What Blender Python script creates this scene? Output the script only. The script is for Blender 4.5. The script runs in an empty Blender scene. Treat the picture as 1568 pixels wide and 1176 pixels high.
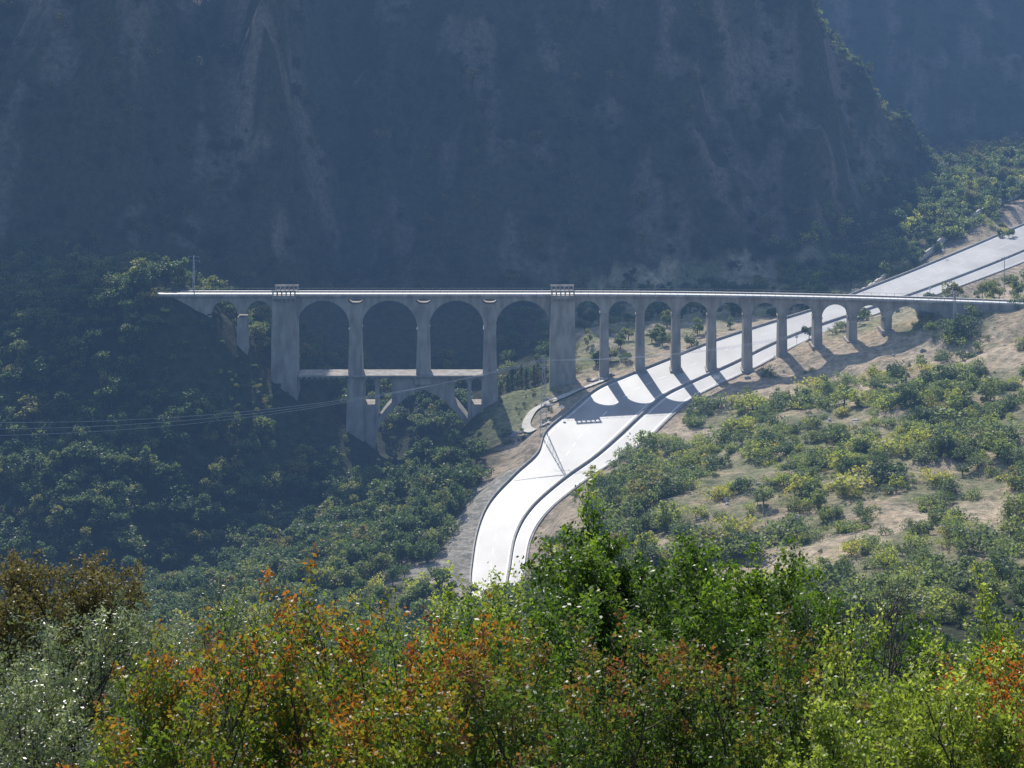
import bpy, math, random, time
import numpy as np
CAMZ=190.0; F=3090.0
# image pixel column / row (bx, dz) at a chosen distance -> world point
def S(bx,dz,dist):
    return ((bx-784)*dist/F, dist, CAMZ-(dz+196)*dist/F)
def px_at_z(bx,dz,z):  # image pixel column / row at an assumed height -> world point
    d=(CAMZ-z)*F/(dz+196)
    return ((bx-784)*d/F, d, z)

scene=bpy.context.scene
# ------------------------------------------------------------------ noise
def vnoise(x,y,seed=0):
    xi=np.floor(x); yi=np.floor(y); fx=x-xi; fy=y-yi
    fx=fx*fx*(3-2*fx); fy=fy*fy*(3-2*fy)
    def h(a,b):
        v=np.sin(a*127.1+b*311.7+seed*74.7)*43758.5453
        return v-np.floor(v)
    a=h(xi,yi);b=h(xi+1,yi);c=h(xi,yi+1);d=h(xi+1,yi+1)
    return (a*(1-fx)+b*fx)*(1-fy)+(c*(1-fx)+d*fx)*fy
def fbm(x,y,oct=4,seed=0):
    s=0;a=0.5;t=0
    for i in range(oct):
        s=s+a*vnoise(x,y,seed+i*3.1); t+=a; x=x*2.03+5.2; y=y*2.03+1.7; a*=0.5
    return s/t
def sstep(a,b,x):
    t=np.clip((x-a)/(b-a),0,1); return t*t*(3-2*t)

# ------------------------------------------------------------------ road edges
pairs=[((720,960),(790,960),26.5),((722,905),(795,905),27.3),((724,870),(802,872),28.0),((733,815),(812,822),29.3),
((752,770),(838,782),31.0),((790,728),(888,740),33.0),((825,695),(945,702),34.6),((838,662),(990,672),36.2),
((872,632),(1018,645),38.0),((915,597),(1055,612),40.0),((960,577),(1100,588),41.5),((1020,553),(1160,560),43.2),
((1095,523),(1215,530),45.3),((1175,497),(1275,503),47.4),((1255,472),(1345,479),49.5),((1320,446),(1420,455),51.5),
((1400,415),(1490,430),53.3),((1480,382),(1568,400),54.8),((1568,345),(1650,365),56.0),((1650,315),(1740,332),57.0),((1760,285),(1860,300),58.0)]
Lk=np.array([px_at_z(p[0][0],p[0][1],p[2]) for p in pairs]); Rk=np.array([px_at_z(p[1][0],p[1][1],p[2]) for p in pairs])
def catmull(P,n):
    P=np.vstack([2*P[0]-P[1],P,2*P[-1]-P[-2]]); out=[]
    for i in range(1,len(P)-2):
        for k in range(n):
            t=k/n
            out.append(0.5*((2*P[i])+(-P[i-1]+P[i+1])*t+(2*P[i-1]-5*P[i]+4*P[i+1]-P[i+2])*t*t+(-P[i-1]+3*P[i]-3*P[i+1]+P[i+2])*t**3))
    out.append(P[-2]); return np.array(out)
RL=catmull(Lk,10); RR=catmull(Rk,10)
def road_dist(x,y):
    """distance outside of the road band and road height"""
    x=np.asarray(x,float).ravel(); y=np.asarray(y,float).ravel()
    best=np.full(x.shape,1e9); z=np.zeros_like(x); side=np.zeros_like(x)
    for i in range(0,len(RL)):
        a=RL[i];b=RR[i]; d=b[:2]-a[:2]; L=np.hypot(*d); d=d/L
        t=(x-a[0])*d[0]+(y-a[1])*d[1]
        tc=np.clip(t,0,L)
        dd=np.hypot(x-a[0]-d[0]*tc,y-a[1]-d[1]*tc)
        m=dd<best; best=np.where(m,dd,best)
        zz=a[2]+(b[2]-a[2])*tc/L
        z=np.where(m,zz,z); side=np.where(m,np.sign(t-L/2),side)
    return best,z,side

# ------------------------------------------------------------------ terrain
C=[(900,578,602),(925,575,600),(980,572,600),(1145,553,597),(1200,541,596),(1255,529,595),(1308,519,594),(1360,505,593),(1412,482,591),(1470,468,589),(1568,466,586),(1700,450,588),
(900,520,640),(950,510,650),(1050,490,660),(1000,470,690),(1150,465,685),(1250,435,708),(1330,400,740),(1420,352,762),(1568,300,800),(1568,240,850),(1700,250,850),
(1500,452,670),(1600,432,660),(1450,475,620),
(640,660,615),(640,590,650),(760,560,640),(820,560,625),(550,590,640),(480,540,650),(700,480,700),
(340,475,600),(437,585,600),(372,518,600),(300,462,600),(262,440,600),(215,430,604),(100,452,612),(0,460,617),(-200,450,622),
(545,650,598),(750,618,598),(861,578,600),(600,700,600),(680,680,600),
(437,630,585),(340,640,570),(200,600,575),(50,650,565),(50,800,530),(200,800,530),(350,750,550),(-200,700,560),
(640,700,596),(570,750,575),(400,820,545),(250,900,520),(50,930,510),(-200,950,500),
(700,655,585),(760,625,588),(820,612,590),(800,660,570),(730,690,560),(690,740,540),(650,790,515),(630,850,485),(500,850,500),
(600,930,440),(450,930,450),(300,960,440),(100,980,430),(-200,980,430),(700,960,420),(880,900,420),
(870,790,480),(930,745,497),(1000,690,520),(1050,650,545),(1110,610,565),(1180,580,575),(1250,600,550),(1350,580,560),(1450,540,570),(1568,520,565),(1700,500,570),
(1150,680,500),(1300,680,490),(1450,660,490),(1568,640,485),(1750,600,490),
(1000,780,450),(1150,800,430),(1300,800,420),(1450,800,410),(1568,780,410),(1750,760,420),(1000,880,400),(1250,900,370),(1450,900,360),(1568,900,360)]
W=[S(*c) for c in C]
for x in (-250,-130,-50,50,150,260):
    W+= [(x,300,68+0.05*x),(x,230,92),(x,150,118),(x,100,141),(x,65,158),(x,38,171),(x,0,184),(x,-60,190)]
W+=[(-45,165,122),(-25,165,118),(-75,165,123),(-400,500,30),(-400,620,70),(400,500,90),(400,700,90),(400,300,90),(-400,300,70)]
W=np.array(W)
D=np.hypot(W[:,None,0]-W[None,:,0],W[:,None,1]-W[None,:,1])
n=len(W); A=np.zeros((n+3,n+3)); A[:n,:n]=-D+np.eye(n)*0.4; A[:n,n]=1;A[:n,n+1:]=W[:,:2]/100;A[n,:n]=1;A[n+1:,:n]=(W[:,:2]/100).T
sol=np.linalg.solve(A,np.r_[W[:,2],0,0,0])
def rbf(x,y):
    x=np.clip(x,-450,450); yc=np.clip(y,-100,900)
    out=np.zeros_like(x)
    for s in range(0,len(x),20000):
        xs=x[s:s+20000];ys=yc[s:s+20000]
        d=np.hypot(xs[:,None]-W[None,:,0],ys[:,None]-W[None,:,1])
        out[s:s+20000]=-d@sol[:n]+sol[n]+sol[n+1]*xs/100+sol[n+2]*ys/100
    return out
def yfoot(x):
    return np.interp(x,[-450,-150,-110,-60,0,60,110,140,170,230,400],[640,652,664,692,706,714,730,785,830,862,905])
def capfun(x): return np.minimum(np.interp(x,[-400,-60,0,60],[188,192,215,232])-50*np.exp(-((x+114)/18)**2),138+(121-x)*1.27)  # unseen left crest kept low, with an added saddle, to let sun through
def wall(x,y):
    yf=yfoot(x); zb=np.interp(x,[-450,-110,-60,0,100,140,200,400],[62,60,42,38,45,56,68,80])
    rid=-34*np.exp(-((x+91+0.10*(y-760))/8)**2)+26*np.exp(-((x+66+0.10*(y-760))/12)**2)-10*np.exp(-((x-70)/14)**2)-16*np.exp(-((x+150)/22)**2)-20*np.exp(-((x-122)/9)**2)
    rid+= (fbm(x/38,y/90,4,3)-0.5)*60+(fbm(x/13,y/15,4,9)-0.5)*30
    ramp=sstep(0,30,y-yf)
    w=zb+1.12*(y-yf-rid*ramp)
    cap=np.maximum(capfun(x)+(fbm(x/12,y/40,3,5)-0.5)*26,60)
    return np.minimum(w,cap-0.05*np.maximum(0,y-900)*(x<100))
def wall2(x,y):
    rid=(fbm(x/60,y/120,4,13)-0.5)*80+(fbm(x/14,y/22,3,15)-0.5)*22
    w=62+0.98*(y-965-rid)
    return np.minimum(w,270+(fbm(x/200,y/200,4,2)-.5)*80)
def zfun(x,y,road=True):
    sh=np.shape(x); x=np.asarray(x,float).ravel(); y=np.asarray(y,float).ravel()
    g=rbf(x,y); g=np.where(y>780,np.minimum(g,90),g)
    rd,rz,_=road_dist(x,y)
    amp=sstep(3,30,rd)*sstep(80,300,y)
    g=g+amp*((fbm(x/26,y/26,4,1)-.5)*7+(fbm(x/5,y/5,3,2)-.5)*2.0)
    m=(wall(x,y)); m2=wall2(x,y)
    m=np.maximum(m,m2)+ (fbm(x/7,y/7,3,21)-.5)*8
    z=np.where(y>600,np.maximum(g,m),g)
    if road:
        w=1-sstep(1.5,9,rd)
        z=z*(1-w)+(rz-0.2)*w
    return z.reshape(sh)

def axis(segs):
    out=[]
    for a,b,s in segs: out+=list(np.arange(a,b,s))
    out.append(segs[-1][1]); return np.array(out)
gx=axis([(-4000,-1000,500),(-1000,-300,50),(-300,-230,7),(-230,270,2.2),(270,350,8),(350,1000,50),(1000,4000,500)])
gy=axis([(-1500,-100,200),(-100,20,20),(20,400,6),(400,960,2.2),(960,1250,6),(1250,2000,50),(2000,5000,500)])
GX,GY=np.meshgrid(gx,gy); GZ=zfun(GX,GY)
nx,ny=len(gx),len(gy)

def mesh_from(name,verts,faces,mats,smooth=False,attrs=None,matidx=None):
    me=bpy.data.meshes.new(name)
    verts=np.asarray(verts,dtype=np.float32)
    if isinstance(faces,np.ndarray):
        m,k=faces.shape
        me.vertices.add(len(verts)); me.vertices.foreach_set('co',verts.ravel())
        me.loops.add(m*k); me.loops.foreach_set('vertex_index',faces.astype(np.int32).ravel())
        me.polygons.add(m); me.polygons.foreach_set('loop_start',np.arange(0,m*k,k,dtype=np.int32))
        me.polygons.foreach_set('loop_total',np.full(m,k,dtype=np.int32))
        if matidx is not None: me.polygons.foreach_set('material_index',np.asarray(matidx,dtype=np.int32))
        me.update(calc_edges=True)
    else:
        me.from_pydata([tuple(v) for v in verts],[],faces)
        if matidx is not None: me.polygons.foreach_set('material_index',np.asarray(matidx,dtype=np.int32))
    if smooth: me.polygons.foreach_set('use_smooth',np.ones(len(me.polygons),dtype=bool))
    for m_ in mats: me.materials.append(m_)
    if attrs:
        for an,(ty,dom,data) in attrs.items():
            a=me.attributes.new(an,ty,dom)
            a.data.foreach_set('color' if ty=='FLOAT_COLOR' else 'value',np.asarray(data,dtype=np.float32).ravel())
    return me
def obj(name,me,parent=None,loc=(0,0,0)):
    o=bpy.data.objects.new(name,me); scene.collection.objects.link(o); o.location=loc
    if parent: o.parent=parent
    return o

# ------------------------------------------------------------------ materials
def newmat(name):
    m=bpy.data.materials.new(name); m.use_nodes=True; nt=m.node_tree
    return m,nt,nt.nodes['Principled BSDF'],nt.nodes['Material Output']
def noise_mat(name,c1,c2,scale,rough=0.9,spec=0.2,detail=6,bump=0.0,stretch=(1,1,1)):
    m,nt,b,o=newmat(name); N=nt.nodes; L=nt.links
    g=N.new('ShaderNodeNewGeometry'); mp=N.new('ShaderNodeMapping'); mp.inputs['Scale'].default_value=stretch
    L.new(g.outputs['Position'],mp.inputs['Vector'])
    t=N.new('ShaderNodeTexNoise'); t.inputs['Scale'].default_value=scale; t.inputs['Detail'].default_value=detail
    L.new(mp.outputs[0],t.inputs['Vector'])
    r=N.new('ShaderNodeValToRGB'); r.color_ramp.elements[0].position=0.35; r.color_ramp.elements[1].position=0.68
    r.color_ramp.elements[0].color=(*c1,1); r.color_ramp.elements[1].color=(*c2,1)
    L.new(t.outputs['Fac'],r.inputs['Fac']); L.new(r.outputs['Color'],b.inputs['Base Color'])
    b.inputs['Roughness'].default_value=rough; b.inputs['Specular IOR Level'].default_value=spec
    if bump:
        bp=N.new('ShaderNodeBump'); bp.inputs['Strength'].default_value=bump; bp.inputs['Distance'].default_value=0.3
        L.new(t.outputs['Fac'],bp.inputs['Height']); L.new(bp.outputs[0],b.inputs['Normal'])
    return m
def leaf_mat(name,cols,mode='object',transl=0.4,rough=0.5,spec=0.3,yellow=1.5):
    m,nt,b,o=newmat(name); N=nt.nodes; L=nt.links
    geo=N.new('ShaderNodeNewGeometry'); 
    if mode=='object':
        oi=N.new('ShaderNodeObjectInfo'); src=oi.outputs['Random']; k=0.8
    else:
        at=N.new('ShaderNodeAttribute'); at.attribute_name='tip'; src=at.outputs['Fac']; k=0.8
    a=N.new('ShaderNodeMath'); a.operation='MULTIPLY'; a.inputs[1].default_value=k; L.new(src,a.inputs[0])
    c=N.new('ShaderNodeMath'); c.operation='MULTIPLY_ADD'; c.inputs[1].default_value=1-k
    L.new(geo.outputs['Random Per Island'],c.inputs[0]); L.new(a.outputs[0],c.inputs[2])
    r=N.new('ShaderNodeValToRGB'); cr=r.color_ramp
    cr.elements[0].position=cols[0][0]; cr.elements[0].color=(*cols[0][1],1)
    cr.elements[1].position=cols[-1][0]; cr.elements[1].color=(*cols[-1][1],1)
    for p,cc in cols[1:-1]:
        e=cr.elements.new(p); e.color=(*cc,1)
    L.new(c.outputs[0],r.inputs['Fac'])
    L.new(r.outputs['Color'],b.inputs['Base Color']); b.inputs['Roughness'].default_value=rough; b.inputs['Specular IOR Level'].default_value=spec
    tr=N.new('ShaderNodeBsdfTranslucent'); mx=N.new('ShaderNodeMixRGB'); mx.blend_type='MULTIPLY'; mx.inputs['Fac'].default_value=1
    mx.inputs['Color2'].default_value=(yellow*1.12,yellow*1.2,yellow*0.6,1)
    L.new(r.outputs['Color'],mx.inputs['Color1']); L.new(mx.outputs[0],tr.inputs['Color'])
    ms=N.new('ShaderNodeMixShader'); ms.inputs['Fac'].default_value=transl
    L.new(b.outputs[0],ms.inputs[1]); L.new(tr.outputs[0],ms.inputs[2]); L.new(ms.outputs[0],o.inputs['Surface'])
    return m
M_stone=noise_mat('viaduct_stone',(0.24,0.215,0.185),(0.42,0.385,0.34),0.5,bump=0.3,stretch=(1,1,0.35))
M_ballast=noise_mat('ballast',(0.6,0.58,0.55),(0.72,0.70,0.66),2.0,rough=0.55,spec=0.5)
M_steel=noise_mat('steel',(0.10,0.09,0.08),(0.2,0.18,0.16),3.0,rough=0.6,spec=0.5)
M_galv=noise_mat('galvanised_steel',(0.35,0.36,0.38),(0.5,0.5,0.52),2.0,rough=0.5,spec=0.5)
M_conc=noise_mat('concrete',(0.28,0.27,0.25),(0.42,0.40,0.37),1.0)
M_road=noise_mat('pale_asphalt',(0.22,0.22,0.225),(0.34,0.34,0.335),0.12,rough=0.55,spec=0.5,stretch=(1,0.5,1))
M_paint=noise_mat('white_paint',(0.7,0.7,0.7),(0.8,0.8,0.8),1.0,rough=0.4,spec=0.6)
M_path=noise_mat('gravel_path_surface',(0.5,0.47,0.4),(0.65,0.6,0.52),1.5)
M_bark=noise_mat('bark',(0.05,0.04,0.032),(0.12,0.10,0.08),3.0)
M_barkd=noise_mat('dead_bark',(0.12,0.10,0.09),(0.22,0.2,0.18),3.0)
M_rock=noise_mat('pale_rock',(0.22,0.2,0.18),(0.45,0.42,0.38),1.2,bump=0.6)
# terrain material
m,nt,b,o=newmat('terrain_ground'); N=nt.nodes; L=nt.links
at=N.new('ShaderNodeAttribute'); at.attribute_name='albedo'
g=N.new('ShaderNodeNewGeometry'); t=N.new('ShaderNodeTexNoise'); t.inputs['Scale'].default_value=0.45; t.inputs['Detail'].default_value=8; t.inputs['Roughness'].default_value=0.7
L.new(g.outputs['Position'],t.inputs['Vector'])
r=N.new('ShaderNodeValToRGB'); r.color_ramp.elements[0].position=0.35; r.color_ramp.elements[1].position=0.65
r.color_ramp.elements[0].color=(0.45,0.5,0.45,1); r.color_ramp.elements[1].color=(1.35,1.3,1.25,1)
L.new(t.outputs['Fac'],r.inputs['Fac'])
mx=N.new('ShaderNodeMixRGB'); mx.blend_type='MULTIPLY'; mx.inputs['Fac'].default_value=1
L.new(at.outputs['Color'],mx.inputs['Color1']); L.new(r.outputs['Color'],mx.inputs['Color2']); L.new(mx.outputs[0],b.inputs['Base Color'])
bp=N.new('ShaderNodeBump'); bp.inputs['Strength'].default_value=0.8; bp.inputs['Distance'].default_value=1.4
L.new(t.outputs['Fac'],bp.inputs['Height']); L.new(bp.outputs[0],b.inputs['Normal'])
b.inputs['Roughness'].default_value=1; b.inputs['Specular IOR Level'].default_value=0.1
M_ground=m

# terrain colours
X=GX.ravel();Y=GY.ravel();Z=GZ.ravel()
rd,rz,side=road_dist(X,Y)
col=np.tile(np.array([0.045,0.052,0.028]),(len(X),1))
def mixc(c,w):
    global col
    w=w[:,None]; col=col*(1-w)+np.array(c)*w
n1=fbm(X/22,Y/22,4,31); n2=fbm(X/7,Y/7,3,33); n4=fbm(X/12,Y/14,5,40)
hill=sstep(5,25,X)*sstep(330,380,Y)*(1-sstep(700,760,Y))
mixc((0.24,0.235,0.14),hill*0.9)
mixc((0.46,0.375,0.285),hill*sstep(0.47,0.57,n1)*0.9)
mixc((0.44,0.34,0.245),hill*sstep(0.55,0.62,n2)*0.7)
terr=sstep(10,25,X)*(1-sstep(110,140,X))*sstep(596,606,Y)*(1-sstep(690,712,Y))
mixc((0.20,0.21,0.11),terr*0.8); mixc((0.34,0.30,0.22),terr*sstep(0.48,0.6,n2))
gr=sstep(-12,-2,X)*(1-sstep(10,22,X))*sstep(565,576,Y)*(1-sstep(598,604,Y))
mixc((0.23,0.24,0.13),gr*0.8)
bank=(1-sstep(8,20,rd))*(0.6+0.4*sstep(0.4,0.6,n2))
mixc((0.40,0.325,0.255),bank)
emb=(1-sstep(10,26,rd))*(side<0)*(Y<530)*(Y>455); mixc((0.33,0.315,0.29),emb*0.8)
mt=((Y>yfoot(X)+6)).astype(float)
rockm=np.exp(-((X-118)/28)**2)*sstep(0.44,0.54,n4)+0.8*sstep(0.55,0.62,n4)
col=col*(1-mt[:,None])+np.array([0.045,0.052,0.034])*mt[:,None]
mixc((0.155,0.13,0.112),mt*np.clip(rockm,0,1)*0.85)
mixc((0.25,0.20,0.165),mt*np.clip(1.4*np.exp(-((X+93+0.1*(Y-760))/10)**2)*sstep(0.42,0.52,n4),0,1)*0.85)
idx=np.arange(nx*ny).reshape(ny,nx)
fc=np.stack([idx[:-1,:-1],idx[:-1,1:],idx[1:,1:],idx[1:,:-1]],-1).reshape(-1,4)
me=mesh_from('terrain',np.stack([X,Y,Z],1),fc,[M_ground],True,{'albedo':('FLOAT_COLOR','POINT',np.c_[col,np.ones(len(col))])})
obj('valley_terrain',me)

# ------------------------------------------------------------------ mesh builder
class MB:
    def __init__(s): s.v=[];s.f=[];s.m=[]
    def poly(s,pts,m=0):
        i=len(s.v); s.v+=list(pts); s.f.append(tuple(range(i,i+len(pts)))); s.m.append(m)
    def hexa(s,p,m=0):
        i=len(s.v); s.v+=list(p)
        for q in ((0,3,2,1),(4,5,6,7),(0,1,5,4),(1,2,6,5),(2,3,7,6),(3,0,4,7)):
            s.f.append(tuple(i+k for k in q)); s.m.append(m)
    def make(s,name,mats,parent=None):
        me=mesh_from(name,np.array(s.v),s.f,mats,matidx=s.m); return obj(name,me,parent)
def tube(mb,p0,p1,r0,r1,k=5,m=0):
    p0=np.array(p0,float);p1=np.array(p1,float); d=p1-p0; L=np.linalg.norm(d); d=d/max(L,1e-6)
    a=np.cross(d,[0,0,1.0]) if abs(d[2])<0.9 else np.cross(d,[1.0,0,0]); a/=np.linalg.norm(a); bb=np.cross(d,a)
    i=len(mb.v)
    for (p,r_) in ((p0,r0),(p1,r1)):
        for q in range(k):
            an=2*math.pi*q/k; mb.v.append(tuple(p+a*math.cos(an)*r_+bb*math.sin(an)*r_))
    for q in range(k):
        q2=(q+1)%k; mb.f.append((i+q,i+q2,i+k+q2,i+k+q)); mb.m.append(m)

# ------------------------------------------------------------------ viaduct
def Yc(s): 
    return 600-10*(max(0,s-15)/115)**2
def V(s,off,z): return (s,Yc(s)+off,z)
vb=MB()
def vbox(x0,x1,y0,y1,z0,z1,m=0,bx=0,by=0):
    vb.hexa([V(x0-bx,y0-by,z0),V(x1+bx,y0-by,z0),V(x1+bx,y1+by,z0),V(x0-bx,y1+by,z0),V(x0,y0,z1),V(x1,y0,z1),V(x1,y1,z1),V(x0,y1,z1)],m)
def strip(xs,zb,zt,y0,y1,m=0,top=True):
    for i in range(len(xs)-1):
        a,b_=xs[i],xs[i+1]
        if abs(a-b_)>1e-6:
            vb.poly([V(a,y0,zb[i]),V(b_,y0,zb[i+1]),V(b_,y0,zt[i+1]),V(a,y0,zt[i])],m)
            vb.poly([V(b_,y1,zb[i+1]),V(a,y1,zb[i]),V(a,y1,zt[i]),V(b_,y1,zt[i+1])],m)
            if top: vb.poly([V(a,y0,zt[i]),V(b_,y0,zt[i+1]),V(b_,y1,zt[i+1]),V(a,y1,zt[i])],m)
        if abs(a-b_)>1e-6 or abs(zb[i]-zb[i+1])>1e-6:
            vb.poly([V(a,y1,zb[i]),V(b_,y1,zb[i+1]),V(b_,y0,zb[i+1]),V(a,y0,zb[i])],m)
ZT=64.3; XE=-106
bigP=[-46.4,-26.3,-6.6]; T=[-67.4,15.0]
smallR=[27.4,38.0,48.6,59.1,69.6,79.8,90.0,100.1,110.0]
sup=[(-91,2.0)]+[(-80.0,1.35)]+[(T[0],3.6)]+[(p,1.75) for p in bigP]+[(T[1],3.5)]+[(p,1.15) for p in smallR]+[(120.5,1.2)]
xs=[];zb=[]
xs+=[XE,-93]; zb+=[56,56]
for i in range(len(sup)-1):
    (a,ha),(b_,hb)=sup[i],sup[i+1]
    x0=a+ha;x1=b_-hb;c=(x0+x1)/2;r_=(x1-x0)/2
    big=r_>6; zc=63.05 if big else 62.95
    k=28 if big else 18
    zs=zc-r_
    xs.append(x0-(2*ha if i else 2)*0.5);zb.append(zs)
    for q in range(k+1):
        an=math.pi*(1-q/k); xs.append(c+r_*math.cos(an)); zb.append(zs+r_*math.sin(an))
    xs.append(x1+hb*0.999); zb.append(zs)
xs+=[121,175]; zb+=[52,52]
def zlo(u): return 61.95+1.0*u**4
def zhi(u): return 63.55-0.35*u*u
def emit(seg_x,seg_zb):
    XX=[];
    for i in range(len(seg_x)-1):
        n_=max(1,int((seg_x[i+1]-seg_x[i])/0.4)) if any(min(seg_x[i+1],c+2.3)>max(seg_x[i],c-2.3) for c in bigP) else 1
        for q in range(n_): 
            t=q/n_; XX.append((seg_x[i]*(1-t)+seg_x[i+1]*t, seg_zb[i]*(1-t)+seg_zb[i+1]*t))
    XX.append((seg_x[-1],seg_zb[-1]))
    for c in bigP:
        for e in (c-2.3,c+2.3):
            for i in range(len(XX)-1):
                if XX[i][0]<e<XX[i+1][0]:
                    t=(e-XX[i][0])/(XX[i+1][0]-XX[i][0]); XX.insert(i+1,(e,XX[i][1]*(1-t)+XX[i+1][1]*t)); break
    for i in range(len(XX)-1):
        xa,za=XX[i];xb,zb_=XX[i+1]; mid=(xa+xb)/2
        h=[c for c in bigP if abs(mid-c)<2.3]
        if h and xb-xa>1e-6:
            c=h[0]; ua=min(1,abs(xa-c)/2.3);ub=min(1,abs(xb-c)/2.3)
            la,lb=max(zlo(ua),za+0.3),max(zlo(ub),zb_+0.3); ha_,hb_=zhi(ua),zhi(ub)
            strip([xa,xb],[za,zb_],[la,lb],-2.3,2.3)
            strip([xa,xb],[ha_,hb_],[ZT,ZT],-2.3,2.3)
        else:
            strip([xa,xb],[za,zb_],[ZT,ZT],-2.3,2.3)
    for c in bigP:
        for e in (-2.3,2.3):
            vb.poly([V(c+e,-2.3,zlo(1)),V(c+e,2.3,zlo(1)),V(c+e,2.3,zhi(1)),V(c+e,-2.3,zhi(1))])
emit(xs,zb)
def gz(x,y): return float(zfun(np.array([x]),np.array([y]))[0])
for p in smallR:
    i=[s_[0] for s_ in sup].index(p); r1=(sup[i][0]-sup[i][1]-sup[i-1][0]-sup[i-1][1])/2; r2=(sup[i+1][0]-sup[i+1][1]-sup[i][0]-sup[i][1])/2
    zt_=62.95-min(r1,r2)
    zg=min(gz(p,Yc(p)-3),gz(p,Yc(p)+3))-1
    vbox(p-1.15,p+1.15,-2.3,2.3,zg,62.95-max(r1,r2),0,(zt_-zg)*0.014,(zt_-zg)*0.03)
    if abs(r1-r2)>0.01: vbox(p-1.1,p+1.1,-2.25,2.25,62.95-max(r1,r2),zt_,0)
    vbox(p-1.32,p+1.32,-2.5,2.5,zt_-0.5,zt_-0.1)
    vbox(p-1.9,p+1.9,-3.6,3.6,zg-1,zg+1.6)
vbox(-81.35,-78.65,-2.3,2.3,gz(-80,598)-2,58.0,0,0.3,0.4)
vbox(-93,-89,-2.4,2.4,46,58.6); vbox(XE,-93,-2.4,2.4,46,56.0)
vbox(119.3,121,-2.35,2.35,48,58.9); vbox(121.0,175,-2.35,2.35,48,52)
for p in bigP:
    zb_=38.6 if p==bigP[1] else 12
    h=(55.4-zb_)
    vbox(p-1.75,p+1.75,-2.3,2.3,41.3,55.6,0,0.35,0.75)
    vbox(p-2.3,p+2.3,-3.4,3.4,zb_,41.3,0,0.012*h,0.03*h)
    vbox(p-1.95,p+1.95,-2.55,2.55,54.2,54.7)
for p,hw in ((T[0],3.6),(T[1],3.5)):
    vbox(p-hw,p+hw,-3.0,3.0,(26 if p<0 else 33),ZT-0.05,0,0.5,0.9)
NX=110; XL=list(np.linspace(XE,175,NX))
strip(XL,[ZT]*NX,[ZT+0.45]*NX,-2.85,2.85)
for x in np.arange(XE+1,174,1.0):
    vbox(x,x+0.4,-2.75,-2.3,ZT-0.35,ZT-0.003)
strip(XL,[ZT+0.453]*NX,[ZT+0.75]*NX,-2.4,2.4,1)
for yy in (-0.5,0.5,1.15): strip(XL,[ZT+0.76]*NX,[ZT+0.9]*NX,yy-0.04,yy+0.04,2)
for yy in (-2.7,2.7):
    strip(XL,[ZT+1.35]*NX,[ZT+1.40]*NX,yy-0.025,yy+0.025,2)
    for x in np.arange(XE+1,174,2.2): vbox(x,x+0.06,yy-0.04,yy+0.04,ZT+0.45,ZT+1.35,2)
for p in T:
    for s_ in (-1,1):
        y0,y1=sorted((s_*2.9,s_*4.3))
        vbox(p-3.5,p+3.5,y0,y1,ZT-0.4,ZT+0.6)
        for k in range(6):
            x=p-3.4+k*1.3; vbox(x,x+0.45,min(s_*2.9,s_*3.9),max(s_*2.9,s_*3.9),ZT-1.2,ZT-0.4)
            ya,yb=sorted((s_*3.95,s_*4.3)); vbox(x,x+0.42,ya,yb,ZT+0.6,ZT+1.6)
        ya,yb=sorted((s_*3.85,s_*4.38)); vbox(p-3.55,p+3.55,ya,yb,ZT+1.6,ZT+2.1)
# lower tier: walkway, great pointed arch over the gorge, small arcade between them
vbox(-63.2,-8.2,-4.3,3.0,40.85,41.35)
for x in np.arange(-62.5,-9,1.6): vbox(x,x+0.5,-4.1,-3.45,40.3,40.85)
cx=-26.3; a=15.6
def zi(x):
    u=min(1,abs(x-cx)/a); return 36.9-16.0*(0.34*u+0.66*u**2.4)
ox=list(np.linspace(cx-a,cx+a,61))
def ze(x): return min(zi(x)+2.0+1.4*min(1,abs(x-cx)/a)**2,40.5)
strip(ox,[zi(x) for x in ox],[ze(x)+0.05 for x in ox],-3.1,3.1)
for s_ in (-1,1):
    xa,xb=sorted((cx+s_*a,cx+s_*(a+2.2))); vbox(xa,xb,-3.1,3.1,8,zi(cx+a)+3.1,0,0.2,0.5)
ops=[(-43.7,-40.5),(-39.5,-35.6),(-17.0,-13.1),(-12.1,-8.9)]
prev=-44.2
seq=[]
for (o0,o1) in ops:
    seq.append(('s',prev,o0)); seq.append(('o',o0,o1)); prev=o1
seq.append(('s',prev,-8.6))
for k_,x0,x1 in seq:
    q=np.linspace(x0,x1,17)
    if k_=='s':
        zz=[ze(x) if abs(x-cx)<a else 20 for x in q]
        strip(list(q),zz,[40.85]*17,-2.9,2.9,top=False)
        for xe in (x0,x1):
            zl=ze(xe) if abs(xe-cx)<a else 20
            vb.poly([V(xe,-2.9,zl),V(xe,2.9,zl),V(xe,2.9,40.85),V(xe,-2.9,40.85)])
    else:
        c=(x0+x1)/2;r_=(x1-x0)/2
        strip(list(q),[40.2-r_+math.sqrt(max(0,r_*r_-(x-c)**2)) for x in q],[40.85]*17,-2.9,2.9,top=False)
vbox(-44.2,-40.6,-2.95,2.95,14,32.5); vbox(-12.0,-8.8,-2.95,2.95,14,32.5)
viad=vb.make('stone_viaduct',[M_stone,M_ballast,M_steel])

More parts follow.
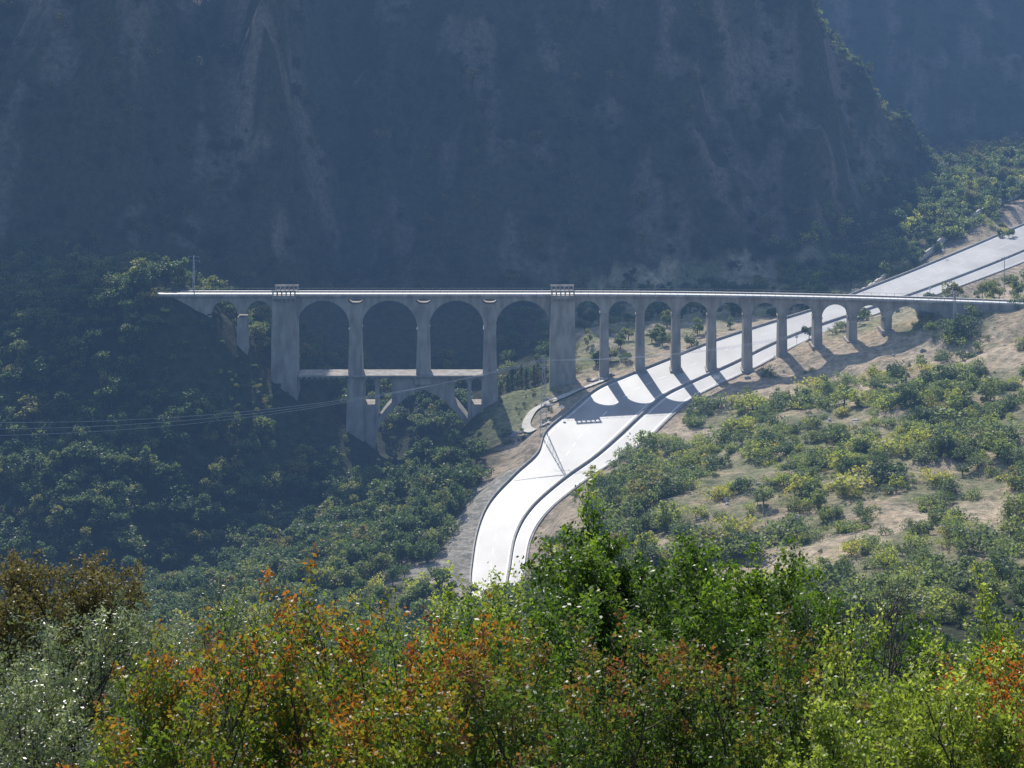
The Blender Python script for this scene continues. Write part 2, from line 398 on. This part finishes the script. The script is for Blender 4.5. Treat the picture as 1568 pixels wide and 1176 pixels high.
# ------------------------------------------------------------------ road
fr=np.linspace(0,1,9); P=RL[:,None,:]*(1-fr[None,:,None])+RR[:,None,:]*fr[None,:,None]
nr=len(RL); idx=np.arange(nr*9).reshape(nr,9)
fc=np.stack([idx[:-1,:-1],idx[:-1,1:],idx[1:,1:],idx[1:,:-1]],-1).reshape(-1,4)
obj('valley_road',mesh_from('valley_road',P.reshape(-1,3),fc,[M_road],True))
def rline(fa,fb,dz,i0,i1):
    A_=RL[i0:i1]*(1-fa)+RR[i0:i1]*fa; B_=RL[i0:i1]*(1-fb)+RR[i0:i1]*fb
    v=np.empty((2*len(A_),3)); v[0::2]=A_; v[1::2]=B_; v[:,2]+=dz
    k=np.arange(len(A_)-1)*2
    return v,np.stack([k,k+1,k+3,k+2],1)
vs=[];fs=[];o_=0
for fa,fb in ((0.03,0.04),(0.66,0.67),(0.76,0.77),(0.97,0.98)):
    v,f=rline(fa,fb,0.03,0,nr); vs.append(v);fs.append(f+o_);o_+=len(v)
for i in range(0,nr-3,4):
    v,f=rline(0.345,0.355,0.03,i,i+3); vs.append(v);fs.append(f+o_);o_+=len(v)
obj('road_markings',mesh_from('road_markings',np.vstack(vs),np.vstack(fs),[M_paint]))
def ribbon(name,pts,w,h,mat,z0=-0.3,crenel=0):
    mb=MB()
    for i in range(len(pts)-1):
        a_,b_=np.array(pts[i]),np.array(pts[i+1]); d=b_[:2]-a_[:2]; L_=np.hypot(*d)
        if L_<1e-4: continue
        nrm=np.array([-d[1],d[0],0])/L_*w/2
        hh=h+(0.35 if crenel and i%2 else 0)
        q=[a_-nrm,b_-nrm,b_+nrm,a_+nrm]
        mb.hexa([tuple(p+np.array([0,0,z0])) for p in q]+[tuple(p+np.array([0,0,hh])) for p in q])
    return mb.make(name,[mat])
med=RL*(1-0.715)+RR*0.715
ribbon('median_barrier',med,0.45,0.6,M_conc)
ribbon('roadside_parapet',RL+np.array([-0.4,0.2,0]),0.35,0.6,M_conc)
ribbon('roadside_kerb',RR+np.array([0.4,-0.2,0]),0.3,0.15,M_conc)
rw=[S(1305,452,672),S(1335,425,690),S(1370,398,712),S(1440,368,742),S(1500,346,772),S(1568,322,808),S(1660,300,840)]
rw=catmull(np.array(rw),6); rw[:,2]=np.maximum(zfun(rw[:,0],rw[:,1]),0)
ribbon('stone_retaining_wall',rw,0.6,2.2,M_path,-1,1)
pp=catmull(np.array([S(838,655,560),S(812,640,568),S(806,622,575),S(820,608,583),S(850,603,586),S(880,596,588),S(905,590,590),S(925,575,594),S(905,565,598)]),8)
A_=[];
for i in range(len(pp)):
    d=pp[min(i+1,len(pp)-1)][:2]-pp[max(i-1,0)][:2]; d/=np.hypot(*d); nrm=np.array([-d[1],d[0]])*1.25
    for s_ in (-1,0,1):
        q=pp[i][:2]+nrm*s_; A_.append((q[0],q[1],0))
A_=np.array(A_); A_[:,2]=zfun(A_[:,0],A_[:,1])+0.45
k=np.arange(len(pp)-1)*3
fc=np.vstack([np.stack([k+j,k+j+1,k+j+4,k+j+3],1) for j in (0,1)])
obj('gravel_path',mesh_from('gravel_path',A_,fc,[M_path]))
rb=np.random.default_rng(3); rk=MB()
import bmesh
def rock(x,y,r_):
    bm=bmesh.new(); bmesh.ops.create_icosphere(bm,subdivisions=2,radius=1)
    sc=rb.uniform(0.6,1.2,3)*r_; ph=rb.uniform(0,9,3); z=gz(x,y)
    i=len(rk.v)
    for v in bm.verts:
        c=v.co; k=1+0.25*math.sin(c.x*3+ph[0])+0.2*math.sin(c.y*4+ph[1])+0.2*math.sin(c.z*5+ph[2])
        rk.v.append((x+c.x*sc[0]*k,y+c.y*sc[1]*k,z+c.z*sc[2]*k*0.7+0.1*r_))
    for f in bm.faces: rk.f.append(tuple(i+v.index for v in f.verts)); rk.m.append(0)
    bm.free()
for (bx,dz,d_,r_,n_) in ((905,565,598,1.2,6),(845,598,586,1.0,7),(795,648,570,0.8,6),(1420,460,600,0.8,3)):
    for j in range(n_):
        q=S(bx+rb.normal()*10,dz,d_); rock(q[0],q[1]+rb.normal()*1.5,r_*rb.uniform(0.5,1.2))
for j in range(90):
    x=rb.uniform(25,150);y=rb.uniform(400,585)
    if road_dist([x],[y])[0][0]>4: rock(x,y,rb.uniform(0.3,1.1))
rk.make('boulders',[M_rock])

# ------------------------------------------------------------------ pylons, poles, cables
def pylon(name,x,y,h,w,r_=0.07):
    z=gz(x,y)-0.5; mb=MB(); n_=8
    def leg(i,t):
        s_=w*(1-0.8*t)/2; return (x+s_*(-1 if i in(0,3) else 1), y+s_*(-1 if i<2 else 1), z+h*t)
    for k_ in range(n_):
        t0,t1=k_/n_,(k_+1)/n_
        for i in range(4):
            j=(i+1)%4
            tube(mb,leg(i,t0),leg(i,t1),r_,r_,4); tube(mb,leg(i,t0),leg(j,t1),r_/2,r_/2,4); tube(mb,leg(j,t0),leg(i,t1),r_/2,r_/2,4); tube(mb,leg(i,t1),leg(j,t1),r_/2,r_/2,4)
    for t,l in ((0.97,1.5),(0.86,1.8)):
        tube(mb,(x-l,y,z+h*t),(x+l,y,z+h*t),r_,r_,4)
        for e in (-l,l,0): tube(mb,(x+e,y,z+h*t),(x+e,y,z+h*t-0.7),0.07,0.05,5)
    mb.make(name,[M_galv]); return (x,y,z+h*0.95)
def pole(name,x,y,h):
    z=gz(x,y)-0.4; mb=MB(); tube(mb,(x,y,z),(x,y,z+h),0.17,0.11,7)
    tube(mb,(x-1,y,z+h-0.5),(x+1,y,z+h-0.5),0.08,0.08,4)
    for e in (-0.9,0,0.9): tube(mb,(x+e,y,z+h-0.5),(x+e,y,z+h-0.1),0.06,0.04,5)
    mb.make(name,[M_galv]); return (x,y,z+h-0.2)
q=S(838,675,553); p1=pylon('lattice_pylon',q[0]-1,q[1],22,2.0,0.06)
q=S(295,440,606); p2=pylon('lattice_pylon',q[0],q[1]+2,12,0.8,0.05)
q=S(1462,515,578); p3=pylon('lattice_pylon',q[0],q[1],12,1.2)
q=S(1538,465,650); p4=pole('utility_pole',q[0],q[1],13)
q=S(756,590,603); p5=pole('utility_pole',q[0],q[1],9)
cb=MB()
def cable(a_,b_,sag,r_=0.06):
    a_=np.array(a_);b_=np.array(b_); pr=a_
    for i in range(1,17):
        t=i/16; c=a_*(1-t)+b_*t; c=c-np.array([0,0,sag*4*t*(1-t)]); tube(cb,pr,c,r_,r_,3); pr=c
far=S(-150,655,500)
for e in (-1.8,0,1.8):
    cable((p1[0]+e,p1[1],p1[2]),(far[0],far[1]+e*2,far[2]+e*0.5),6)
    cable((p1[0]+e,p1[1],p1[2]),(p3[0]+e,p3[1],p3[2]),5,0.03)
cb.make('power_cables',[M_galv])
def sign(i,frac,h=3.0,shape='disc'):
    p=RL[i]*(1-frac)+RR[i]*frac; mb=MB(); x,y,z=p
    tube(mb,(x,y,z-0.3),(x,y,z+h),0.06,0.06,6)
    if shape=='disc':
        k=12; pts=[(x+0.45*math.cos(6.283*q/k),y-0.1,z+h-0.1+0.45*math.sin(6.283*q/k)) for q in range(k)]
        mb.poly(pts,1); mb.poly([(a_,b_+0.04,c_) for a_,b_,c_ in reversed(pts)],1)
    else: mb.hexa([(x-0.9,y-0.12,z+h-1),(x+0.9,y-0.12,z+h-1),(x+0.9,y-0.07,z+h-1),(x-0.9,y-0.07,z+h-1),(x-0.9,y-0.12,z+h),(x+0.9,y-0.12,z+h),(x+0.9,y-0.07,z+h),(x-0.9,y-0.07,z+h)],1)
    mb.make('road_sign',[M_galv,M_paint])
sign(62,1.04);sign(78,-0.03);sign(98,1.05,3.5,'rect');sign(120,1.04);sign(150,1.04);sign(166,-0.04)
# ------------------------------------------------------------------ trees
def rand_unit(rng,n_):
    v=rng.normal(size=(n_,3)); return v/np.linalg.norm(v,axis=1)[:,None]
def leaves(c,size,rng,asp=0.5):
    n_=len(c); u=rand_unit(rng,n_); w=rand_unit(rng,n_); v=np.cross(u,w); v/=np.linalg.norm(v,axis=1)[:,None]
    s_=(size*(0.6+0.8*rng.random(n_)))[:,None]
    V_=np.stack([c+u*s_,c+v*s_*asp,c-u*s_*0.8,c-v*s_*asp],1).reshape(-1,3)
    return V_,np.arange(4*n_).reshape(n_,4)
def distant_tree(name,seed,kind,mats,nleaf=700):
    rng=np.random.default_rng(seed); mb=MB()
    if kind=='round':
        nl=13; cs=rand_unit(rng,nl)*(rng.random(nl)[:,None]**0.4)*np.array([0.34,0.34,0.27])+np.array([0,0,0.58]); rs=0.10+0.09*rng.random(nl); th=0.45
    elif kind=='bush':
        nl=10; cs=rand_unit(rng,nl)*np.array([0.55,0.55,0.25])*(rng.random(nl)[:,None]**0.5)+np.array([0,0,0.38]); rs=0.14+0.14*rng.random(nl); th=0.25
    elif kind=='tall':
        nl=12; cs=rand_unit(rng,nl)*np.array([0.2,0.2,0.38])+np.array([0,0,0.58]); rs=0.09+0.07*rng.random(nl); th=0.4
    else:
        nl=14; t=np.linspace(0.2,0.97,nl); an=rng.random(nl)*6.28; rr=0.13*(1-t); cs=np.stack([np.cos(an)*rr,np.sin(an)*rr,t],1); rs=0.13*(1-t)+0.03; th=0.3
    tube(mb,(0,0,-0.08),(0.02,0.01,th),0.03,0.018,6)
    for i in range(min(nl,6)): tube(mb,(0.02,0.01,th*0.8),cs[i],0.014,0.005,4)
    k_=rng.integers(0,nl,nleaf); c=cs[k_]+rand_unit(rng,nleaf)*(rs[k_]*(0.55+0.5*rng.random(nleaf)))[:,None]*np.array([1,1,0.85])
    c=c[c[:,2]>0.0]
    Lv,Lf=leaves(c,0.042 if kind!='conifer' else 0.025,rng,0.65)
    tv=np.array(mb.v); tf=np.array(mb.f); 
    vv=np.vstack([tv,Lv]); ff=np.vstack([tf,Lf+len(tv)]); mi=np.r_[np.zeros(len(tf)),np.ones(len(Lf))]
    return mesh_from(name,vv,ff,mats,matidx=mi)
G=[(0.0,(0.045,0.075,0.04)),(0.3,(0.075,0.115,0.055)),(0.6,(0.115,0.155,0.07)),(0.82,(0.18,0.20,0.075)),(0.95,(0.23,0.18,0.07)),(1.0,(0.25,0.15,0.06))]
M_leafF=leaf_mat('forest_leaves',G,'object',0.45,0.55,0.35,1.3)
GH=[(0.0,(0.08,0.11,0.065)),(0.3,(0.14,0.175,0.095)),(0.6,(0.18,0.22,0.09)),(0.8,(0.33,0.34,0.08)),(1.0,(0.40,0.30,0.11))]
M_leafH=leaf_mat('hillside_leaves',GH,'object',0.47,0.55,0.4,1.45)
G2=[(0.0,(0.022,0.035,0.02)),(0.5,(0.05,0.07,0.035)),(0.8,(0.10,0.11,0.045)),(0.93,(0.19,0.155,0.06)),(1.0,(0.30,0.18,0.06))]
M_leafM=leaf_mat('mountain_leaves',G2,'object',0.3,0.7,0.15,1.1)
kinds=['round','bush','round','tall','bush','round']
TF=[distant_tree('forest_tree_mesh',i,k_,[M_bark,M_leafF]) for i,k_ in enumerate(kinds)]
TH=[distant_tree('hill_shrub_mesh',20+i,k_,[M_bark,M_leafH],480) for i,k_ in enumerate(['bush','bush','bush','round'])]
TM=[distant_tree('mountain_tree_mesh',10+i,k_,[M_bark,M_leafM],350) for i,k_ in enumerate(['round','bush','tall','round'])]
TB=[TF[1],TF[4]]
TC=distant_tree('cypress_mesh',50,'conifer',[M_bark,M_leafM],900)
rng=np.random.default_rng(7)
def scatter(name,meshes,x,y,hgt,sink=0.05,wide=1.0):
    e=bpy.data.objects.new(name,None); scene.collection.objects.link(e)
    z=zfun(x,y)
    for i in range(len(x)):
        o_=bpy.data.objects.new('crown',meshes[int(rng.integers(len(meshes)))]); scene.collection.objects.link(o_)
        h=hgt[i]; o_.location=(x[i],y[i],z[i]-h*sink); o_.rotation_euler=(0,0,rng.random()*6.28)
        wd=h*(0.85+0.4*rng.random())*wide; o_.scale=(wd,wd,h); o_.parent=e
def cand(n_,x0,x1,y0,y1): return rng.uniform(x0,x1,n_),rng.uniform(y0,y1,n_)
def inview(x,y,m=1.1): return np.abs(x)<0.2537*y*m+6
def keep(x,y,mask): return x[mask],y[mask]
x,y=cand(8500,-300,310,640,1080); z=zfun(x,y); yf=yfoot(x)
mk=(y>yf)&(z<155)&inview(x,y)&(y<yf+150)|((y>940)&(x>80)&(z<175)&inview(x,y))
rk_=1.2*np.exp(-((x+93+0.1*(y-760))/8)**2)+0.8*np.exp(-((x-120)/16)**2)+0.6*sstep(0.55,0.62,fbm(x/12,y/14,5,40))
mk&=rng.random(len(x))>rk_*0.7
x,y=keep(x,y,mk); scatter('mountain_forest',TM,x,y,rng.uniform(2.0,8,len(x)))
x,y=cand(2500,95,185,740,900); z=zfun(x,y); mk=(z>capfun(x)-9)&(z<150); x,y=keep(x,y,mk); x,y=x[:500],y[:500]
scatter('spur_crest_trees',TH+TF,x,y,rng.uniform(1.5,4.5,len(x)))
x,y=cand(4800,-260,-8,470,660); rd_,_,sd=road_dist(x,y)
mk=inview(x,y)&(rd_>8)&~((x>-14)&(y>560))&((np.abs(y-600)>4.5)|(x<-107))&(y<yfoot(x)+5)
mk&=~((y>612)&(x>-60)&(rng.random(len(x))>0.7))&~((x>-45)&(x<-8)&(y>588)&(y<606))
x,y=keep(x,y,mk); hh=rng.uniform(2.5,9,len(x)); hh=np.where((np.abs(y-590)<18)&(x>-106),np.minimum(hh*0.33,2.6),hh)
scatter('gorge_forest',TF,x,y,hh)
x,y=cand(3000,-190,30,330,500); rd_,_,sd=road_dist(x,y)
mk=inview(x,y)&(rd_>np.where(y>455,15,4)); x,y=keep(x,y,mk); scatter('lower_slope_trees',TH+TF,x,y,rng.uniform(2.5,7,len(x)))
x,y=cand(13000,15,200,330,592); rd_,_,sd=road_dist(x,y)
nn=fbm(x/22,y/22,4,31); n3=fbm(x/8,y/8,3,77)
mk=inview(x,y)&(rd_>8)&(nn<0.54+0.12*rng.random(len(x)))&(n3>0.45)&(rng.random(len(x))<0.55)
x,y=keep(x,y,mk); n3=fbm(x/8,y/8,3,77)
scatter('hillside_shrubs',TH+TH+TB,x,y,(0.9+rng.random(len(x))**2*4.6)*(0.8+2.6*(n3-0.45)),0.06,1.2)
x,y=cand(2800,95,270,600,900); rd_,_,sd=road_dist(x,y)
mk=inview(x,y)&(rd_>13)&(y<yfoot(x)+10)&((y>705)|(rng.random(len(x))<0.25)); x,y=keep(x,y,mk); scatter('upper_slope_trees',TH+TF,x,y,rng.uniform(2.5,9,len(x)))
x,y=cand(620,-8,110,606,712); rd_,_,sd=road_dist(x,y)
mk=(rd_>4)&(rng.random(len(x))<np.where(y>675,0.9,0.4)); x,y=keep(x,y,mk); scatter('terrace_trees',TF,x,y,rng.uniform(2,6,len(x)))
x,y=cand(160,-24,14,560,596); rd_,_,sd=road_dist(x,y); mk=(rd_>3)&(rng.random(len(x))<0.45); x,y=keep(x,y,mk); scatter('meadow_bushes',TB,x,y,rng.uniform(0.6,1.8,len(x)))
x,y=cand(420,-80,85,230,335); mk=inview(x,y,1); x,y=keep(x,y,mk); scatter('near_slope_trees',TF,x,y,rng.uniform(3,6,len(x)))
e=bpy.data.objects.new('cypress_row',None); scene.collection.objects.link(e)
for bx in range(752,835,8):
    q=S(bx+rng.uniform(-2,2),582,606+rng.uniform(-2,3)); o_=obj('cypress',TC,e,(q[0],q[1],gz(q[0],q[1])-0.3)); h=rng.uniform(4.5,8); o_.scale=(h*0.9,h*0.9,h)

# foreground trees -----------------------------------------------------
def grow(seed,H,R,nleaf,lsize,mats,levels=3,stems=3,asp=0.5,bark_r=0.02,leafy=True,jit=0.12,red=0.0):
    rnd=random.Random(seed); rg=np.random.default_rng(seed); mb=MB(); tw=[]
    nch=[0,4,4,3,3]
    def br(p,d,L_,r_,lv):
        seg=4 if lv<2 else 3; pts=[p]
        for i in range(seg):
            j=0.22 if lv else 0.12
            d=d+np.array([rnd.gauss(0,j),rnd.gauss(0,j),rnd.gauss(0,j*0.6)+0.06]); d/=np.linalg.norm(d)
            q=p+d*L_/seg; ra=r_*(1-0.6*i/seg); rb_=r_*(1-0.6*(i+1)/seg)
            tube(mb,p,q,ra,rb_,5 if lv<2 else 3); p=q; pts.append(p)
        if lv>=2: tw.append((pts,lv))
        if lv<levels:
            n_=nch[min(lv+1,4)]+(rnd.random()<0.6)
            for c in range(n_):
                t=0.3+0.7*(c+rnd.random()*0.6)/n_; t=min(t,0.99); k_=t*seg; i=int(k_); f_=k_-i
                pc=pts[i]*(1-f_)+pts[i+1]*f_
                an=rnd.random()*6.283; tilt=rnd.uniform(0.5,1.05)
                a_=np.cross(d,[0.3,0.2,1.0]); a_/=np.linalg.norm(a_)+1e-6; b2=np.cross(d,a_)
                nd=d*math.cos(tilt)+(a_*math.cos(an)+b2*math.sin(an))*math.sin(tilt)
                br(pc,nd,L_*rnd.uniform(0.5,0.76),r_*0.5,lv+1)
    for s_ in range(stems):
        an=6.283*(s_+rnd.random()*0.5)/stems; sp=(0.1 if stems==1 else 0.4)
        d0=np.array([math.cos(an)*sp,math.sin(an)*sp,1.0]); d0/=np.linalg.norm(d0)
        br(np.array([math.cos(an)*0.04,math.sin(an)*0.04,-0.3/H]),d0,0.5,bark_r,0)
    tv=np.array(mb.v); tf=np.array(mb.f)
    zq=np.percentile(tv[:,2],92); top=zq+(tv[:,2].max()-zq)*0.65; rad=np.percentile(np.hypot(tv[:,0],tv[:,1]),93)
    def squash(P_):
        P_=np.array(P_,float).copy(); z_=P_[:,2]; P_[:,2]=np.where(z_>zq,zq+(z_-zq)*0.65,z_)*H/top; P_[:,:2]*=R/rad; return P_
    tv=squash(tv)
    if leafy:
        cs=[];tp=[]
        per=max(1,int(nleaf/len(tw)))
        for pts,lv in tw:
            P_=squash(pts); t=rg.random(per)**0.75*(len(P_)-1)*0.9999; i=t.astype(int); f_=(t-i)[:,None]
            u=t/(len(P_)-1)
            c=P_[i]*(1-f_)+P_[i+1]*f_; c=c+rg.normal(size=c.shape)*jit*(1.25-0.75*u)[:,None]
            cs.append(c)
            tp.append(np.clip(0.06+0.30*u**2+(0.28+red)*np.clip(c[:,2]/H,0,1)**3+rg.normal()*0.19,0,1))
        c=np.vstack(cs); tp=np.concatenate(tp)
        Lv,Lf=leaves(c,lsize,rg,asp)
        vv=np.vstack([tv,Lv]); ff=np.vstack([tf,Lf+len(tv)]); mi=np.r_[np.zeros(len(tf)),np.ones(len(Lf))]
        tip=np.r_[np.zeros(len(tf)),tp]
    else: vv,ff,mi,tip=tv,tf,np.zeros(len(tf)),np.zeros(len(tf))
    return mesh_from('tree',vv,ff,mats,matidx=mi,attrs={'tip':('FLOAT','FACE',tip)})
LM={
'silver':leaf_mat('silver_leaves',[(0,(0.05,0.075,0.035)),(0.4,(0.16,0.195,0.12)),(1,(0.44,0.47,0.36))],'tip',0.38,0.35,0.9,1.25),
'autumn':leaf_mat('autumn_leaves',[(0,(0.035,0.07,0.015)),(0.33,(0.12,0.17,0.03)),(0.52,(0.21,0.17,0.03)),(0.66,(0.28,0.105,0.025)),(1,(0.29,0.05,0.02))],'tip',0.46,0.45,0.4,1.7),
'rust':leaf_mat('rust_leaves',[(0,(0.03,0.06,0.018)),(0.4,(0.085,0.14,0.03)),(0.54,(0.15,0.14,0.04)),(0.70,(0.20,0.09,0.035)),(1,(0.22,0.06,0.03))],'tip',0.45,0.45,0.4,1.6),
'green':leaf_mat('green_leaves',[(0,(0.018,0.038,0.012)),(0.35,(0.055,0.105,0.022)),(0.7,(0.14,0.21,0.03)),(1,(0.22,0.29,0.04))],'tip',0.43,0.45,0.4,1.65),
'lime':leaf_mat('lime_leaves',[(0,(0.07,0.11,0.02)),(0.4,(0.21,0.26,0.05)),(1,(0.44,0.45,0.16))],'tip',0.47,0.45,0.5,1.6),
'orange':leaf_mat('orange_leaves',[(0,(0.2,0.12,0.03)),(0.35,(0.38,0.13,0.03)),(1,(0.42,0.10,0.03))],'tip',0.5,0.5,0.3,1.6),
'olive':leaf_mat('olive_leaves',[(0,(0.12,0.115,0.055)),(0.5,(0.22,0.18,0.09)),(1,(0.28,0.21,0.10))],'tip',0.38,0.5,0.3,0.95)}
FG=[
('willow_tree',60,930,46,3.0,'silver',0.055,20000,4),
('willow_tree',345,868,62,3.4,'silver',0.065,24000,4),
('willow_tree',205,908,56,3.4,'silver',0.06,22000,4),
('willow_tree',-20,1000,38,2.2,'silver',0.05,12000,3),
('willow_tree',130,1010,42,2.4,'silver',0.05,14000,3),
('sumac_tree',465,890,36,2.0,'autumn',0.055,18000,4),
('sumac_tree',255,975,34,1.9,'autumn',0.05,14000,3),
('sumac_tree',670,925,39,1.9,'autumn',0.055,17000,4),
('sumac_tree',560,985,33,1.8,'autumn',0.05,14000,3),
('hawthorn_bush',890,945,38,2.1,'rust',0.05,18000,4),
('hawthorn_bush',1060,930,40,2.2,'rust',0.05,18000,4),
('hawthorn_bush',1200,960,38,1.9,'rust',0.05,14000,3),
('hawthorn_bush',780,1000,33,1.7,'rust',0.05,13000,3),
('oak_tree',975,742,92,3.8,'green',0.12,32000,3),
('oak_tree',1155,800,95,4.0,'green',0.12,28000,3),
('oak_tree',885,815,86,2.6,'green',0.11,16000,3),
('oak_tree',1065,822,80,3.6,'green',0.11,24000,3),
('field_maple_tree',735,865,75,1.8,'lime',0.085,9000,3),
('ash_tree',1370,945,44,2.3,'lime',0.055,18000,4),
('ash_tree',1500,1005,40,2.1,'lime',0.055,16000,4),
('ash_tree',1270,1020,36,1.6,'lime',0.05,13000,3),
('ash_tree',1595,800,82,2.3,'lime',0.09,14000,3),
('cherry_tree',1532,970,50,1.4,'orange',0.06,9000,3),
('oak_tree',1450,935,110,5.3,'green',0.13,14000,3),
('oak_tree',1290,935,115,4.8,'green',0.13,13000,3),
('oak_tree',570,955,75,4.0,'green',0.09,14000,4),
('oak_tree',810,890,66,2.7,'green',0.09,13000,4),
('chestnut_tree',105,840,165,5.0,'olive',0.17,15000,3),
('chestnut_tree',0,864,160,4.4,'olive',0.17,11000,3),
]
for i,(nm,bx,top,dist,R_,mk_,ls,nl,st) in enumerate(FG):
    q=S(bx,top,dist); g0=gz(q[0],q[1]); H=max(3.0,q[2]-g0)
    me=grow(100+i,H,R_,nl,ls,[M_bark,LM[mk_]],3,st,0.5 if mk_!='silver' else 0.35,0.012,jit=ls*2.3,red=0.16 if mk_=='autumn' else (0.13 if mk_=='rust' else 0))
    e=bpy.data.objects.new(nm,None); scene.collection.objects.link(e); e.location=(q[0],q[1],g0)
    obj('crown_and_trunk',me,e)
for bx,top,dist,R_ in ((1325,855,84,3.0),(975,722,93,1.6)):
    q=S(bx,top,dist); g0=gz(q[0],q[1])
    me=grow(300+bx,q[2]-g0,R_,0,0,[M_barkd],3,2,leafy=False,bark_r=0.018); obj('dead_tree',me,None,(q[0],q[1],g0))
e=bpy.data.objects.new('foreground_undergrowth',None); scene.collection.objects.link(e)
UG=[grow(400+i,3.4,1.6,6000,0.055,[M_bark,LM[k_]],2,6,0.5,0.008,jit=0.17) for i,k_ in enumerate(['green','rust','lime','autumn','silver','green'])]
rr=random.Random(5)
for i in range(120):
    dist=rr.uniform(26,80) if i<100 else rr.uniform(80,120); bx=rr.uniform(-60,1630); x_=(bx-784)*dist/F
    if bx<330: k_=rr.choice([4,4,0,3])
    elif bx<750: k_=rr.choice([3,3,0,1])
    elif bx<1200: k_=rr.choice([1,0,5,3])
    else: k_=rr.choice([2,2,0,1])
    g0=gz(x_,dist); s_=rr.uniform(0.6,1.05)*(1 if dist<80 else 1.2)
    o_=obj('bush',UG[k_],e,(x_,dist,g0-0.2)); o_.scale=(s_,s_,s_); o_.rotation_euler=(0,0,rr.random()*6.28)

# ------------------------------------------------------------------ glowing volume paints hazy airlight over the valley, nothing scatters in it
mh=bpy.data.materials.new('haze_glow'); mh.use_nodes=True; nt=mh.node_tree; nt.nodes.clear()
o_=nt.nodes.new('ShaderNodeOutputMaterial'); v=nt.nodes.new('ShaderNodeEmission'); v.inputs['Color'].default_value=(0.28,0.52,1.0,1); v.inputs['Strength'].default_value=0.0002
nt.links.new(v.outputs[0],o_.inputs['Volume'])
hb=MB(); hb.hexa([(-900,180,-60),(900,180,-60),(900,1400,-60),(-900,1400,-60),(-900,180,330),(900,180,330),(900,1400,330),(-900,1400,330)])
hb.make('valley_haze_glow',[mh])

# ------------------------------------------------------------------ light, sky, camera
EL=38; AZ=10
w=bpy.data.worlds.new("World"); scene.world=w; w.use_nodes=True; nt=w.node_tree
sky=nt.nodes.new('ShaderNodeTexSky'); sky.sky_type='NISHITA'; sky.sun_disc=False; sky.sun_elevation=math.radians(EL); sky.sun_rotation=math.radians(-AZ)
nt.links.new(sky.outputs[0],nt.nodes['Background'].inputs['Color']); nt.nodes['Background'].inputs['Strength'].default_value=0.15
sl=bpy.data.lights.new('sun','SUN'); sl.energy=5; sl.angle=math.radians(0.5); sl.color=(1,0.95,0.87)
so=bpy.data.objects.new('sun',sl); scene.collection.objects.link(so); so.rotation_euler=(math.radians(90-EL),0,math.radians(180+AZ))
cam=bpy.data.cameras.new('camera'); co=bpy.data.objects.new('camera',cam); scene.collection.objects.link(co)
co.location=(0,0,CAMZ); co.rotation_euler=(math.radians(90),0,0); cam.lens=36*F/1568; cam.sensor_width=36; cam.shift_y=-0.5; cam.clip_end=12000; cam.clip_start=0.5
scene.camera=co
scene.view_settings.view_transform='Standard'; scene.view_settings.look='None'; scene.view_settings.exposure=0
